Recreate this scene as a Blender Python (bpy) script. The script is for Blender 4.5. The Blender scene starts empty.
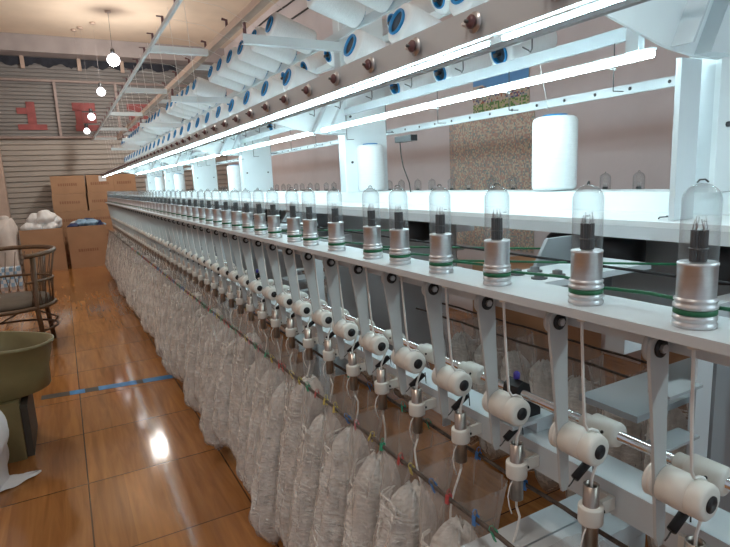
import bpy, math, random
from mathutils import Vector, Matrix
random.seed(7)
S = bpy.context.scene
COL = S.collection
H = 1.45                      # camera height above the floor
PI = math.pi

# ------------------------------------------------------------------ materials
def mat(name, col, rough=.5, metal=0., noise=.0, nscale=8., bump=0., bscale=60., emit=None, es=0., stretch=(1, 1, 1), spec=None, coat=0.):
    m = bpy.data.materials.new(name); m.use_nodes = True
    nt = m.node_tree; b = nt.nodes['Principled BSDF']
    c = (*col, 1)
    b.inputs['Base Color'].default_value = c
    b.inputs['Roughness'].default_value = rough
    b.inputs['Metallic'].default_value = metal
    if spec is not None: b.inputs['Specular IOR Level'].default_value = spec
    if coat: b.inputs['Coat Weight'].default_value = coat
    tc = nt.nodes.new('ShaderNodeTexCoord'); mp = nt.nodes.new('ShaderNodeMapping')
    mp.inputs['Scale'].default_value = stretch
    nt.links.new(tc.outputs['Object'], mp.inputs['Vector'])
    if noise:
        n = nt.nodes.new('ShaderNodeTexNoise'); n.inputs['Scale'].default_value = nscale; n.inputs['Detail'].default_value = 5
        r = nt.nodes.new('ShaderNodeValToRGB')
        r.color_ramp.elements[0].position = .3; r.color_ramp.elements[1].position = .7
        r.color_ramp.elements[0].color = (*[max(0, x*(1-noise)) for x in col], 1)
        r.color_ramp.elements[1].color = (*[min(1, x*(1+noise*.6)) for x in col], 1)
        nt.links.new(mp.outputs[0], n.inputs['Vector']); nt.links.new(n.outputs['Fac'], r.inputs[0])
        nt.links.new(r.outputs[0], b.inputs['Base Color'])
    if bump:
        n = nt.nodes.new('ShaderNodeTexNoise'); n.inputs['Scale'].default_value = bscale; n.inputs['Detail'].default_value = 3
        bp = nt.nodes.new('ShaderNodeBump'); bp.inputs['Strength'].default_value = bump; bp.inputs['Distance'].default_value = .01
        nt.links.new(mp.outputs[0], n.inputs['Vector']); nt.links.new(n.outputs['Fac'], bp.inputs['Height'])
        nt.links.new(bp.outputs[0], b.inputs['Normal'])
    if emit:
        b.inputs['Emission Color'].default_value = (*emit, 1); b.inputs['Emission Strength'].default_value = es
    return m

def clear_mat(name, col, alpha, rough=.15, edge=.75, stripes=0):
    """thin clear film / glass shell: see-through face-on, denser towards grazing"""
    m = bpy.data.materials.new(name); m.use_nodes = True
    nt = m.node_tree; nt.nodes.clear()
    out = nt.nodes.new('ShaderNodeOutputMaterial'); mx = nt.nodes.new('ShaderNodeMixShader')
    tr = nt.nodes.new('ShaderNodeBsdfTransparent'); p = nt.nodes.new('ShaderNodeBsdfPrincipled')
    p.inputs['Base Color'].default_value = (*col, 1); p.inputs['Roughness'].default_value = rough
    lw = nt.nodes.new('ShaderNodeLayerWeight'); lw.inputs['Blend'].default_value = .35
    mr = nt.nodes.new('ShaderNodeMapRange'); mr.inputs['To Min'].default_value = alpha; mr.inputs['To Max'].default_value = edge
    nt.links.new(lw.outputs['Facing'], mr.inputs['Value'])
    fac = mr.outputs[0]
    if stripes:
        tc = nt.nodes.new('ShaderNodeTexCoord'); mp = nt.nodes.new('ShaderNodeMapping'); mp.inputs['Scale'].default_value = (30, 30, 5)
        n = nt.nodes.new('ShaderNodeTexNoise'); n.inputs['Scale'].default_value = 1.; n.inputs['Detail'].default_value = 6
        nt.links.new(tc.outputs['Object'], mp.inputs[0]); nt.links.new(mp.outputs[0], n.inputs['Vector'])
        m2 = nt.nodes.new('ShaderNodeMapRange'); m2.inputs['From Min'].default_value = .35; m2.inputs['From Max'].default_value = .7
        m2.inputs['To Min'].default_value = 0; m2.inputs['To Max'].default_value = stripes
        ad = nt.nodes.new('ShaderNodeMath'); ad.operation = 'ADD'; ad.use_clamp = True
        nt.links.new(n.outputs['Fac'], m2.inputs['Value']); nt.links.new(m2.outputs[0], ad.inputs[0]); nt.links.new(fac, ad.inputs[1])
        fac = ad.outputs[0]
        bp = nt.nodes.new('ShaderNodeBump'); bp.inputs['Strength'].default_value = .6; bp.inputs['Distance'].default_value = .01
        nt.links.new(n.outputs['Fac'], bp.inputs['Height']); nt.links.new(bp.outputs[0], p.inputs['Normal'])
    nt.links.new(fac, mx.inputs[0]); nt.links.new(tr.outputs[0], mx.inputs[1]); nt.links.new(p.outputs[0], mx.inputs[2])
    nt.links.new(mx.outputs[0], out.inputs[0])
    return m

def floor_mat():
    m = bpy.data.materials.new('glossy wood tile'); m.use_nodes = True
    nt = m.node_tree; b = nt.nodes['Principled BSDF']; N = nt.nodes.new; L = nt.links.new
    tc = N('ShaderNodeTexCoord')
    # planks run along y; each 0.13 m wide strip has its own tone
    mp = N('ShaderNodeMapping'); mp.inputs['Location'].default_value = (.056, .35, 0); L(tc.outputs['Object'], mp.inputs[0])
    br = N('ShaderNodeTexBrick'); br.offset = 0; br.inputs['Scale'].default_value = 1; br.inputs['Mortar Size'].default_value = .0
    br.inputs['Brick Width'].default_value = .163; br.inputs['Row Height'].default_value = .65
    br.inputs['Color1'].default_value = (.47, .215, .07, 1); br.inputs['Color2'].default_value = (.34, .155, .055, 1)
    L(mp.outputs[0], br.inputs['Vector'])
    m2 = N('ShaderNodeMapping'); m2.inputs['Scale'].default_value = (9, .8, 1); L(tc.outputs['Object'], m2.inputs[0])
    n = N('ShaderNodeTexNoise'); n.inputs['Scale'].default_value = 2.2; n.inputs['Detail'].default_value = 6; n.inputs['Distortion'].default_value = 1.4
    L(m2.outputs[0], n.inputs['Vector'])
    w = N('ShaderNodeTexWave'); w.wave_type = 'RINGS'; w.rings_direction = 'Y'; w.inputs['Scale'].default_value = 1.3; w.inputs['Distortion'].default_value = 7; w.inputs['Detail'].default_value = 2
    m3 = N('ShaderNodeMapping'); m3.inputs['Scale'].default_value = (4, .6, 1); L(tc.outputs['Object'], m3.inputs[0]); L(m3.outputs[0], w.inputs['Vector'])
    r = N('ShaderNodeValToRGB'); r.color_ramp.elements[0].color = (.76, .74, .72, 1); r.color_ramp.elements[1].color = (1.15, 1.12, 1.1, 1)
    r.color_ramp.elements[0].position = .3; r.color_ramp.elements[1].position = .7
    L(n.outputs['Fac'], r.inputs[0])
    mu = N('ShaderNodeMix'); mu.data_type = 'RGBA'; mu.blend_type = 'MULTIPLY'; mu.inputs[0].default_value = 1
    L(br.outputs['Color'], mu.inputs[6]); L(r.outputs[0], mu.inputs[7])
    r2 = N('ShaderNodeValToRGB'); r2.color_ramp.elements[0].color = (.74, .70, .66, 1); r2.color_ramp.elements[1].color = (1, 1, 1, 1)
    r2.color_ramp.elements[0].position = .0; r2.color_ramp.elements[1].position = .45
    L(w.outputs['Fac'], r2.inputs[0])
    mu2 = N('ShaderNodeMix'); mu2.data_type = 'RGBA'; mu2.blend_type = 'MULTIPLY'; mu2.inputs[0].default_value = .8
    mu2.inputs[0].default_value = .35; L(mu.outputs[2], mu2.inputs[6]); L(r2.outputs[0], mu2.inputs[7])
    jt = N('ShaderNodeTexBrick'); jt.offset = 0; jt.inputs['Scale'].default_value = 1; jt.inputs['Mortar Size'].default_value = .0035
    jt.inputs['Brick Width'].default_value = .65; jt.inputs['Row Height'].default_value = .65
    L(mp.outputs[0], jt.inputs['Vector'])
    mu3 = N('ShaderNodeMix'); mu3.data_type = 'RGBA'; L(jt.outputs['Fac'], mu3.inputs[0]); L(mu2.outputs[2], mu3.inputs[6]); mu3.inputs[7].default_value = (.07, .035, .018, 1)
    L(mu3.outputs[2], b.inputs['Base Color'])
    b.inputs['Roughness'].default_value = .09; b.inputs['Specular IOR Level'].default_value = .6
    bn = N('ShaderNodeTexNoise'); bn.inputs['Scale'].default_value = 3.5; L(tc.outputs['Object'], bn.inputs['Vector'])
    bp = N('ShaderNodeBump'); bp.inputs['Strength'].default_value = .025; bp.inputs['Distance'].default_value = .02
    L(bn.outputs['Fac'], bp.inputs['Height']); L(bp.outputs[0], b.inputs['Normal'])
    return m

M = {}
M['paint'] = mat('pale grey machine paint', (.62, .67, .70), .38, noise=.06, nscale=5)
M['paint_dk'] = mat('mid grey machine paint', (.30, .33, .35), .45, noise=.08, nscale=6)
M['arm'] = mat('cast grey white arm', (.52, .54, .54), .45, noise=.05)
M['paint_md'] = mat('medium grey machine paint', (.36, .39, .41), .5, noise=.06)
M['white'] = mat('white panel paint', (.80, .86, .88), .4, noise=.03)
M['nylon'] = mat('white nylon', (.78, .77, .72), .38, noise=.04, nscale=20)
M['steel'] = mat('turned aluminium', (.66, .67, .69), .36, .85, noise=.06, nscale=40, stretch=(1, 1, 6))
M['chrome'] = mat('chrome shaft', (.8, .8, .82), .12, 1.)
M['tube'] = mat('brushed brown steel tube', (.46, .40, .36), .3, 1., noise=.2, nscale=30, stretch=(3, 3, .4))
M['dark'] = mat('black rubber', (.012, .012, .014), .5)
M['darkm'] = mat('dark steel', (.10, .105, .11), .35, .8)
M['green'] = mat('green drive belt', (.01, .13, .055), .5)
M['rope'] = mat('dark rope', (.10, .075, .06), .8, noise=.5, nscale=60)
M['cord'] = mat('white cord', (.86, .85, .82), .8, noise=.05)
M['yarn'] = mat('white wound yarn', (.86, .88, .89), .75, noise=.03, nscale=30, bump=.25, bscale=90, stretch=(1, 1, 5))
M['fill'] = mat('tangled white cord', (.90, .87, .83), .85, noise=.14, nscale=26, bump=1., bscale=38, stretch=(1, 1, 3.4))
M['blue'] = mat('blue plastic core', (.01, .22, .50), .4)
M['core'] = mat('core bore shade', (.035, .05, .07), .7)  # shade inside the hollow cores, put in as colour
M['purple'] = mat('brown purple ceramic', (.16, .075, .08), .3)
M['dome'] = clear_mat('clear dome shell', (.34, .38, .40), .13, .08, .55)
M['film'] = clear_mat('thin plastic net film', (.72, .69, .66), .06, .34, .38, stripes=.22)
M['led'] = mat('led tube', (1, 1, 1), .4, emit=(.68, .94, 1.0), es=36)
M['bulb'] = mat('lit bulb', (1, 1, 1), .4, emit=(.95, .96, 1.0), es=16)
M['bulb_dim'] = mat('dim lit bulb', (1, 1, 1), .4, emit=(.95, .96, 1.0), es=3.2)
M['wall'] = mat('pinkish grey plaster', (.66, .60, .62), .85, noise=.10, nscale=1.6, bump=.15, bscale=25)
M['ceil'] = mat('stained beige ceiling', (.82, .68, .54), .85, noise=.16, nscale=.8)
M['beamm'] = mat('grey lilac concrete', (.40, .36, .36), .85, noise=.12, nscale=3)
M['siding'] = mat('beige grey siding', (.42, .385, .35), .6, noise=.10, nscale=3, stretch=(.4, 1, 4))
M['siding_dk'] = mat('dull grey siding', (.27, .26, .255), .65, noise=.14, nscale=3, stretch=(.4, 1, 4))
M['pink'] = mat('faded pink pipe', (.42, .34, .32), .6, noise=.1)
M['black'] = mat('dark opening', (.03, .035, .05), .8, noise=.4)
M['red'] = mat('faded red stencil paint', (.36, .10, .10), .7, noise=.25, nscale=9)
M['card'] = mat('brown cardboard', (.44, .26, .15), .75, noise=.08, nscale=4)
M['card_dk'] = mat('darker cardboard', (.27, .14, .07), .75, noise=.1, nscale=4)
M['print'] = mat('dull red carton print', (.31, .155, .09), .8)
M['tape'] = mat('brown tape', (.33, .16, .075), .3)
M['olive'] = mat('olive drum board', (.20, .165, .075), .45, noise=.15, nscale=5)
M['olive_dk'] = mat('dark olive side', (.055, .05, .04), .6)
M['rattan'] = mat('rattan cane', (.12, .065, .032), .45, noise=.2, nscale=30)
M['cush'] = mat('worn grey brown cushion', (.13, .10, .075), .85, noise=.2)
M['cloth'] = mat('white cloth', (.74, .77, .80), .8, noise=.04, bump=.2, bscale=18)
M['sack'] = mat('white woven sack', (.72, .66, .62), .7, noise=.08, nscale=6, bump=.5, bscale=14)
M['bluebag'] = mat('pale blue plastic', (.30, .50, .70), .35, noise=.3, nscale=9)
M['navy'] = mat('navy plastic', (.03, .05, .14), .4)
M['bluetape'] = mat('blue floor tape', (.03, .22, .50), .45, noise=.3, nscale=14)
M['door'] = mat('orange brown door', (.40, .17, .08), .5, noise=.1)
M['pillar'] = mat('peach plaster pillar', (.60, .46, .38), .8, noise=.08)
M['floor'] = floor_mat()
for n, c in dict(sky=(.10, .30, .62), town=(.55, .45, .38), brick=(.36, .12, .08), violet=(.10, .08, .22), leaf=(.10, .22, .06), straw=(.42, .42, .20),
                 blossom=(.50, .33, .28), cream=(.60, .53, .42), teal=(.26, .34, .33), tan=(.48, .38, .31), slate=(.30, .30, .31)).items():
    M['p_'+n] = mat('print '+n, c, .45)
for n, c in dict(red=(.5, .08, .08), blue=(.06, .22, .55), yellow=(.6, .5, .12), green=(.04, .35, .2), pink=(.55, .16, .2), violet=(.10, .08, .55)).items():
    M['c_'+n] = mat(n+' plastic clip', c, .4)

# ------------------------------------------------------------------ mesh builder
class MB:
    def __init__(s): s.v = []; s.f = []; s.m = []; s.sm = []; s.mats = []
    def _m(s, m):
        if m not in s.mats: s.mats.append(m)
        return s.mats.index(m)
    def add(s, vs, fs, m='paint', smooth=False, T=None):
        o = len(s.v); k = s._m(m)
        s.v += [tuple(T @ Vector(p)) if T else tuple(p) for p in vs]
        for f in fs: s.f.append([i+o for i in f]); s.m.append(k); s.sm.append(smooth)
        return s
    def box(s, x0, x1, y0, y1, z0, z1, m='paint', T=None, b=0.):
        if b:
            # chamfered vertical outline
            pts = [(x0+b, y0), (x1-b, y0), (x1, y0+b), (x1, y1-b), (x1-b, y1), (x0+b, y1), (x0, y1-b), (x0, y0+b)]
            return s.prism([(p[0], p[1]) for p in pts], z0, z1, m, T=T)
        vs = [(x, y, z) for z in (z0, z1) for y in (y0, y1) for x in (x0, x1)]
        return s.add(vs, [(0, 2, 3, 1), (4, 5, 7, 6), (0, 1, 5, 4), (2, 6, 7, 3), (0, 4, 6, 2), (1, 3, 7, 5)], m, T=T)
    def prism(s, pts, a, b, m='paint', ax='z', T=None, smooth=False):
        n = len(pts)
        def P(p, h): return (p[0], p[1], h) if ax == 'z' else ((p[0], h, p[1]) if ax == 'y' else (h, p[0], p[1]))
        vs = [P(p, a) for p in pts] + [P(p, b) for p in pts]
        fs = [tuple(range(n-1, -1, -1)), tuple(range(n, 2*n))] + [(i, (i+1) % n, n+(i+1) % n, n+i) for i in range(n)]
        return s.add(vs, fs, m, T=T)
    def lathe(s, prof, m='steel', seg=24, T=None, smooth=True, capa=True, capb=True):
        vs = []; fs = []
        for r, z in prof:
            for k in range(seg):
                a = 2*PI*k/seg; vs.append((r*math.cos(a), r*math.sin(a), z))
        for i in range(len(prof)-1):
            for k in range(seg):
                k2 = (k+1) % seg
                fs.append((i*seg+k, i*seg+k2, (i+1)*seg+k2, (i+1)*seg+k))
        if capa and prof[0][0] > 1e-5: fs.append(tuple(range(seg-1, -1, -1)))
        if capb and prof[-1][0] > 1e-5: fs.append(tuple((len(prof)-1)*seg+k for k in range(seg)))
        return s.add(vs, fs, m, smooth, T)
    def cyl(s, p, q, r, m='steel', r2=None, seg=16, smooth=True, prof=None):
        p = Vector(p); q = Vector(q); d = q-p; L = d.length
        T = Matrix.Translation(p) @ d.to_track_quat('Z', 'Y').to_matrix().to_4x4()
        if prof: return s.lathe([(a, b*L) for a, b in prof], m, seg, T, smooth)
        return s.lathe([(r, 0), (r if r2 is None else r2, L)], m, seg, T, smooth)
    def tube(s, pts, r, m='cord', seg=8, closed=False):
        pts = [Vector(p) for p in pts]; n = len(pts); vs = []; fs = []
        up = Vector((0, 0, 1)); prev = None
        for i, p in enumerate(pts):
            if closed: t = pts[(i+1) % n]-pts[i-1]
            else: t = pts[min(i+1, n-1)]-pts[max(i-1, 0)]
            if t.length < 1e-9: t = Vector((0, 0, 1))
            t.normalize()
            if prev is None:
                a = up if abs(t.z) < .9 else Vector((1, 0, 0)); u = t.cross(a).normalized()
            else:
                u = prev - t*prev.dot(t)
                if u.length < 1e-6: u = t.cross(Vector((1, 0, 0)))
                u.normalize()
            prev = u; w = t.cross(u)
            rr = r[i] if isinstance(r, (list, tuple)) else r
            for k in range(seg):
                a = 2*PI*k/seg; vs.append(p+u*(rr*math.cos(a))+w*(rr*math.sin(a)))
        for i in range(n if closed else n-1):
            j = (i+1) % n
            for k in range(seg):
                k2 = (k+1) % seg; fs.append((i*seg+k, i*seg+k2, j*seg+k2, j*seg+k))
        if not closed:
            fs.append(tuple(range(seg-1, -1, -1))); fs.append(tuple((n-1)*seg+k for k in range(seg)))
        return s.add(vs, fs, m, True)
    def build(s, name, parent=None, loc=None):
        me = bpy.data.meshes.new(name); me.from_pydata([tuple(v) for v in s.v], [], s.f)
        for m in s.mats: me.materials.append(M[m])
        me.polygons.foreach_set('material_index', s.m); me.polygons.foreach_set('use_smooth', s.sm)
        me.update()
        o = bpy.data.objects.new(name, me); COL.objects.link(o)
        if parent: o.parent = parent
        if loc: o.location = loc
        return o

def tag(o, label, cat, group=None):
    o['label'] = label; o['category'] = cat
    if group: o['group'] = group
    return o
def thing(name, label, cat, loc=(0, 0, 0), group=None, rz=0):
    o = bpy.data.objects.new(name, None); COL.objects.link(o); o.empty_display_size = .05
    o.location = loc; o.rotation_euler = (0, 0, rz)
    return tag(o, label, cat, group)
def struct(name, mb):
    o = mb.build(name); o['kind'] = 'structure'; return o
def kids(o): return KIDS.get(o.name, [c for c in o.children])
KIDS = {}
def dup(root, loc, label, rz=None, scale=None, rot=None):
    def cp(o, par):
        c = o.copy(); COL.objects.link(c); c.parent = par
        for ch in o.children: cp(ch, c)
        return c
    r = cp(root, None); r.location = loc; r['label'] = label
    if rot is not None: r.rotation_euler = rot
    elif rz is not None: r.rotation_euler = (0, 0, rz)
    if scale: r.scale = scale
    return r
ORD = ['nearest', 'second', 'third', 'fourth', 'fifth', 'sixth', 'seventh', 'eighth', 'ninth', 'tenth', 'eleventh', 'twelfth']

# ------------------------------------------------------------------ the room
XW, XL, YB, YF, ZC = 3.6, -3.4, 13.2, -2.6, 3.0+H
struct('floor', MB().box(XL, XW, YF, YB+.2, -.1, 0, 'floor'))
struct('ceiling', MB().box(XL, XW+.15, YF, YB+.2, ZC, ZC+.1, 'ceil'))
struct('wall_right', MB().box(XW, XW+.15, YF, YB+.2, 0, ZC, 'wall'))
struct('wall_left', MB().box(XL-.15, XL, YF, YB+.2, 0, ZC, 'wall'))
# back wall: ribbed siding, real ribs running along x
def siding(z0, z1, pitch, depth, m):
    mb = MB(); z = z0; vs = []; fs = []; prof = []
    while z < z1-1e-6:
        prof += [(YB, z), (YB-depth, z+pitch*.12), (YB-depth*.6, z+pitch*.85)]
        z += pitch
    prof.append((YB, z1))
    for x in (XL, XW):
        for y, zz in prof: vs.append((x, y, min(zz, z1)))
    n = len(prof)
    for i in range(n-1): fs.append((i, n+i, n+i+1, i+1))
    mb.add(vs, fs, m)
    return mb
w = siding(0, 2.56, .105, .03, 'siding')
w.box(XL, XW, YB, YB+.15, 0, ZC, 'siding')
struct('wall_back', w)
struct('trim_1', siding(2.56, ZC, .075, .022, 'siding_dk'))
struct('trim_2', MB().box(XL, XW, YB-.5, YB-.02, ZC-.315, ZC-.002, 'beamm'))          # edge beam under the ceiling
t = MB().tube([(XL, YB-.07, 3.68), (XW, YB-.07, 3.68)], .028, 'pink'); struct('trim_3', t)
t = MB().tube([(XL, YB-.07, 2.56), (XW, YB-.07, 2.56)], .028, 'pink'); struct('trim_4', t)
for i, x in enumerate((-1.0, .16, 1.30, 2.4)):
    struct('trim_%d' % (5+i), MB().box(x-.025, x+.025, YB-.10, YB-.04, 2.58, 3.66, 'pink'))
# dark slot with pale studs below the beam
mb = MB(); 
for a, b in ((-.30, .63), (.70, 1.45), (1.52, 2.6), (-1.6, -.38)):
    n = 24; pts = [(a, 3.985)]
    pts = [(a+(b-a)*k/n, 3.98+.035*math.sin(k*.6+a*5)+random.uniform(-.015, .015)) for k in range(n+1)] + [(b, 4.12), (a, 4.12)]
    mb.prism(pts, YB-.05, YB-.035, 'black', 'y')
struct('trim_9', mb)
mb = MB()
for x in (-.34, .665, 1.485): mb.box(x-.035, x+.035, YB-.09, YB-.03, 3.90, 4.20, 'pillar')
struct('trim_10', mb)
# pillar and brown door at the left end of the back wall
struct('trim_11', MB().box(-1.17, -.93, YB-.30, YB-.04, 0, 2.9, 'pillar', b=.01))
d = MB().box(-2.1, -1.18, YB-.10, YB-.04, 0, 2.1, 'door').box(-2.02, -1.26, YB-.115, YB-.10, .2, .95, 'door').box(-2.02, -1.26, YB-.115, YB-.10, 1.1, 1.95, 'door')
struct('door_1', d)
# red stencil characters on the siding
def stencil(name, rects, label):
    mb = MB()
    for a, b, c, e in rects: mb.box(a, b, YB-.040, YB-.028, c, e, 'red')
    tag(mb.build(name), label, 'painted sign', 'red stencil characters high on the back wall')
K = (YB-.03)/12.2
def zz(z): return z*K+H
stencil('stencil_character', [(-.36*K, -.22*K, zz(1.272), zz(1.68)), (-.52*K, -.362*K, zz(1.46), zz(1.57)), (-.53*K, -.06*K, zz(1.17), zz(1.27))], 'leftmost red stencil character, a stem on a foot bar, on the ribbed back wall')
stencil('stencil_character', [(.40*K, .80*K, zz(1.53), zz(1.68)), (.44*K, .56*K, zz(1.27), zz(1.54)), (.565*K, .80*K, zz(1.30), zz(1.50)), (.42*K, .86*K, zz(1.15), zz(1.265))], 'middle red stencil character, blocky with bars, behind the hanging bulbs')
stencil('stencil_character', [(1.38*K, 1.78*K, zz(1.55), zz(1.68)), (1.52*K, 1.64*K, zz(1.27), zz(1.55)), (1.40*K, 1.76*K, zz(1.36), zz(1.45)), (1.36*K, 1.80*K, zz(1.15), zz(1.27))], 'rightmost red stencil character, half hidden behind the white creel arms')

# printed wall sheets (picture above, flower-patterned sheet below)
def tile_sheet(name, y0, y1, z0, z1, ny, nz, pick, label, cat):
    mb = MB(); dy = (y1-y0)/ny; dz = (z1-z0)/nz; x = XW-.012
    mb.box(x+.001, XW-.001, y0, y1, z0, z1, 'p_cream')
    for i in range(ny):
        for j in range(nz):
            a = y0+i*dy; c = z0+j*dz
            mb.add([(x, a, c), (x, a+dy, c), (x, a+dy, c+dz), (x, a, c+dz)], [(0, 1, 2, 3)], pick(i/ny, j/nz))
    tag(mb.build(name), label, cat)
rr = random.Random(3)
def pick_pic(u, v):
    u = 1-u
    if v > .62+.16*math.sin(u*9)*(u < .45) : return 'p_sky' if (u > .2 or v > .8) else 'p_town'
    if v > .36: return rr.choice(['p_town', 'p_brick', 'p_violet', 'p_cream', 'p_tan', 'p_teal', 'p_town'])
    return rr.choice(['p_leaf', 'p_straw', 'p_straw', 'p_leaf', 'p_tan'])
def pick_fl(u, v):
    if u > .93: return rr.choice(['p_slate', 'p_tan', 'p_blossom'])
    return rr.choice(['p_cream', 'p_blossom', 'p_tan', 'p_cream', 'p_slate', 'p_teal', 'p_blossom'] if v < .85 else ['p_cream', 'p_blossom', 'p_blossom', 'p_cream', 'p_teal'])
tile_sheet('wall_picture', 3.52, 4.24, H+.50, H+.88, 40, 27, pick_pic, 'small landscape picture, blue sky over a town and green field, above the flowered sheet', 'picture')
tile_sheet('flowered_sheet', 3.46, 4.62, H-.72, H+.495, 84, 88, pick_fl, 'large speckled flowered wall sheet in pink, cream and green on the plaster wall', 'wall hanging')
# two old cables high on the right wall
for k, (za, zb) in enumerate(((2.72, 2.86), (2.45, 2.62))):
    tag(MB().tube([(XW-.015, 4+i*.8, H+za+(zb-za)*i/8+.015*math.sin(i*2)) for i in range(9)], .013, 'dark').build('wall_cable'),
        ('upper' if k == 0 else 'lower')+' black cable running high along the plaster wall', 'cable')

# ------------------------------------------------------------------ hanging bulbs
def bulb(x, y, z, label, r=.1, strength=1.):
    t = thing('hanging_bulb', label, 'lamp', (x, y, z), 'bulbs hanging from the ceiling')
    MB().lathe([(0.001, -r)]+[(r*math.cos(a), r*math.sin(a)) for a in [(-80+k*15)*PI/180 for k in range(11)]]+[(.03, r*1.02)], 'bulb' if r > .08 else 'bulb_dim', 20).build('bulb_glass', t)
    MB().lathe([(.032, r), (.034, r+.07), (.02, r+.09)], 'darkm', 14).build('socket', t)
    MB().cyl((0, 0, r+.08), (0, 0, ZC-z-.03), .003 if r > .08 else .0012, 'darkm' if r > .08 else 'beamm', seg=6).build('wire', t)
    MB().lathe([(.05, ZC-z-.03), (.05, ZC-z-.001)], 'pillar', 14).build('ceiling_rose', t)
    if r < .08: return
    l = bpy.data.lights.new('bulb_light', 'POINT'); l.energy = 85*strength; l.specular_factor = 0; l.color = (1, .93, .84); l.shadow_soft_size = r
    lo = bpy.data.objects.new('bulb_light', l); COL.objects.link(lo); lo.parent = t; lo.location = (0, 0, -r-.06)
bulb(1.085, 10.7, H+2.20, 'largest hanging bulb, below the beige ceiling edge, its wire showing')
bulb(.89, 11.5, H+1.79, 'upper small bulb hanging between the first two red characters', .075, .5)
bulb(.70, 11.9, H+1.385, 'middle small bulb hanging in front of the second red character', .065, .4)
bulb(.60, 12.1, H+1.14, 'lowest small bulb hanging just under the second red character', .055, .4)
bulb(-.6, 5.2, H+2.35, 'added bulb out of view, lighting the aisle above the rattan chair', .1, .7)  # unseen lamp added to light the aisle
bulb(-.6, .2, H+2.35, 'added bulb out of view, lighting the near end of the aisle', .1, .4)  # added as well, out of view, to light the near end

# ------------------------------------------------------------------ the machine frame
YN, YE = -.55, 10.45           # near and far end of what is built
XC = 1.375
P0, PS = .684, 1.76             # portals
PORT = [P0+PS*k for k in range(0, 6)]
frame = thing('machine_frame', 'long pale grey steel frame of the cord knitting machine receding down the hall', 'machine', (XC, 0, 0))
def fpart(mb, name, label=None):
    mb.v = [(v[0]-XC, v[1], v[2]) for v in mb.v]
    o = mb.build(name, frame)
    if label: o['label'] = label
    return o
def R(z): return H+z
mb = MB().box(.655, .770, YN, YE, R(-.223), R(-.2085), 'paint'); fpart(mb, 'spindle_table')
mb = MB().box(.728, .738, YN, YE, R(-.262), R(-.2235), 'paint'); fpart(mb, 'apron')
fpart(MB().box(1.98, 2.10, YN, YE, R(-.223), R(-.2085), 'paint').box(2.04, 2.05, YN, YE, R(-.27), R(-.2235), 'paint'), 'far_spindle_table')
# cross ties with bolts between table and centre
for p in PORT:
    y0 = p+.035
    mb = MB().box(.771, 1.10, y0, y0+.13, R(-.222), R(-.2095), 'paint')
    o = fpart(mb, 'cross_tie')
    for bx, by in ((.80, .035), (.80, .095), (.85, .035), (.85, .095)):
        b = MB().lathe([(.016, 0), (.016, .003), (.010, .0031), (.010, .010), (.004, .012)], 'darkm', 12, Matrix.Translation((bx-XC, y0+by, R(-.2095)))); q = b.build('bolt', o)
# deck
mb = MB().box(1.10, 1.65, YN, YE, R(-.132), R(-.120), 'white').box(1.10, 1.112, YN, YE, R(-.160), R(-.1325), 'paint').box(1.638, 1.65, YN, YE, R(-.160), R(-.1325), 'paint')
fpart(mb, 'yarn_deck')
fpart(MB().box(1.30, 1.45, YN, YE, R(-.1195), R(-.067), 'white'), 'deck_ledge')
# posts
ZT = .90
for p in PORT:
    o = fpart(MB().box(1.255, 1.495, p, p+.012, R(-.066), R(ZT), 'white').box(1.255, 1.267, p+.012, p+.07, R(-.066), R(ZT), 'paint').box(1.483, 1.495, p+.012, p+.07, R(-.066), R(ZT), 'paint'), 'post')
    for bx in (1.29, 1.46):
        for bz in (.08, .30, .60): MB().cyl((bx-XC, p+.0, R(bz)), (bx-XC, p-.006, R(bz)), .006, 'darkm', seg=8).build('bolt', o)
# near end slim post
fpart(MB().box(1.134, 1.204, P0+.012, P0+.024, R(-.119), R(.212), 'paint').box(1.198, 1.204, P0+.025, P0+.06, R(-.119), R(.212), 'paint_dk'), 'side_post')
# rail with tensioners, lower lip
for sx in (1, -1):
    def X(x): return x if sx > 0 else 2*XC-x
    if sx < 0:
        a, b = sorted((X(1.255), X(1.243)));   fpart(MB().box(a, b, YN, YE, R(.655), R(.69), 'paint'), 'creel_bar'); continue
    a, b = sorted((X(.652), X(.664)));   fpart(MB().box(a, b, YN, YE, R(.2235), R(.277), 'paint'), 'tensioner_rail')
    a, b = sorted((X(.664), X(.70)));    fpart(MB().box(a, b, YN, YE, R(.270), R(.276), 'paint_dk'), 'rail_flange')
    a, b = sorted((X(.664), X(.676)));   fpart(MB().box(a, b, YN, YE, R(.203), R(.2105), 'paint_md'), 'lower_rail')
    # creel bars carrying the pegs
    a, b = sorted((X(1.255), X(1.243)));   fpart(MB().box(a, b, YN, YE, R(.300), R(.332), 'paint_md'), 'creel_bar')
    a, b = sorted((X(1.255), X(1.243)));   fpart(MB().box(a, b, YN, YE, R(.655), R(.69), 'paint'), 'creel_bar')
    # punched bar below the second tube
    mb = MB().box(1.497, 1.509, .89, YE, R(.209), R(.236), 'paint')
    o = fpart(mb, 'punched_bar')
    y = .95
    while y < YE:
        xx = 1.4968-XC; q = MB().cyl((xx, y, R(.223)), (xx-.002*sx, y, R(.223)), .005, 'darkm', seg=8).build('hole_shade', o); y += .12  # dark discs put the shade of the punched holes into colour
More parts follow.
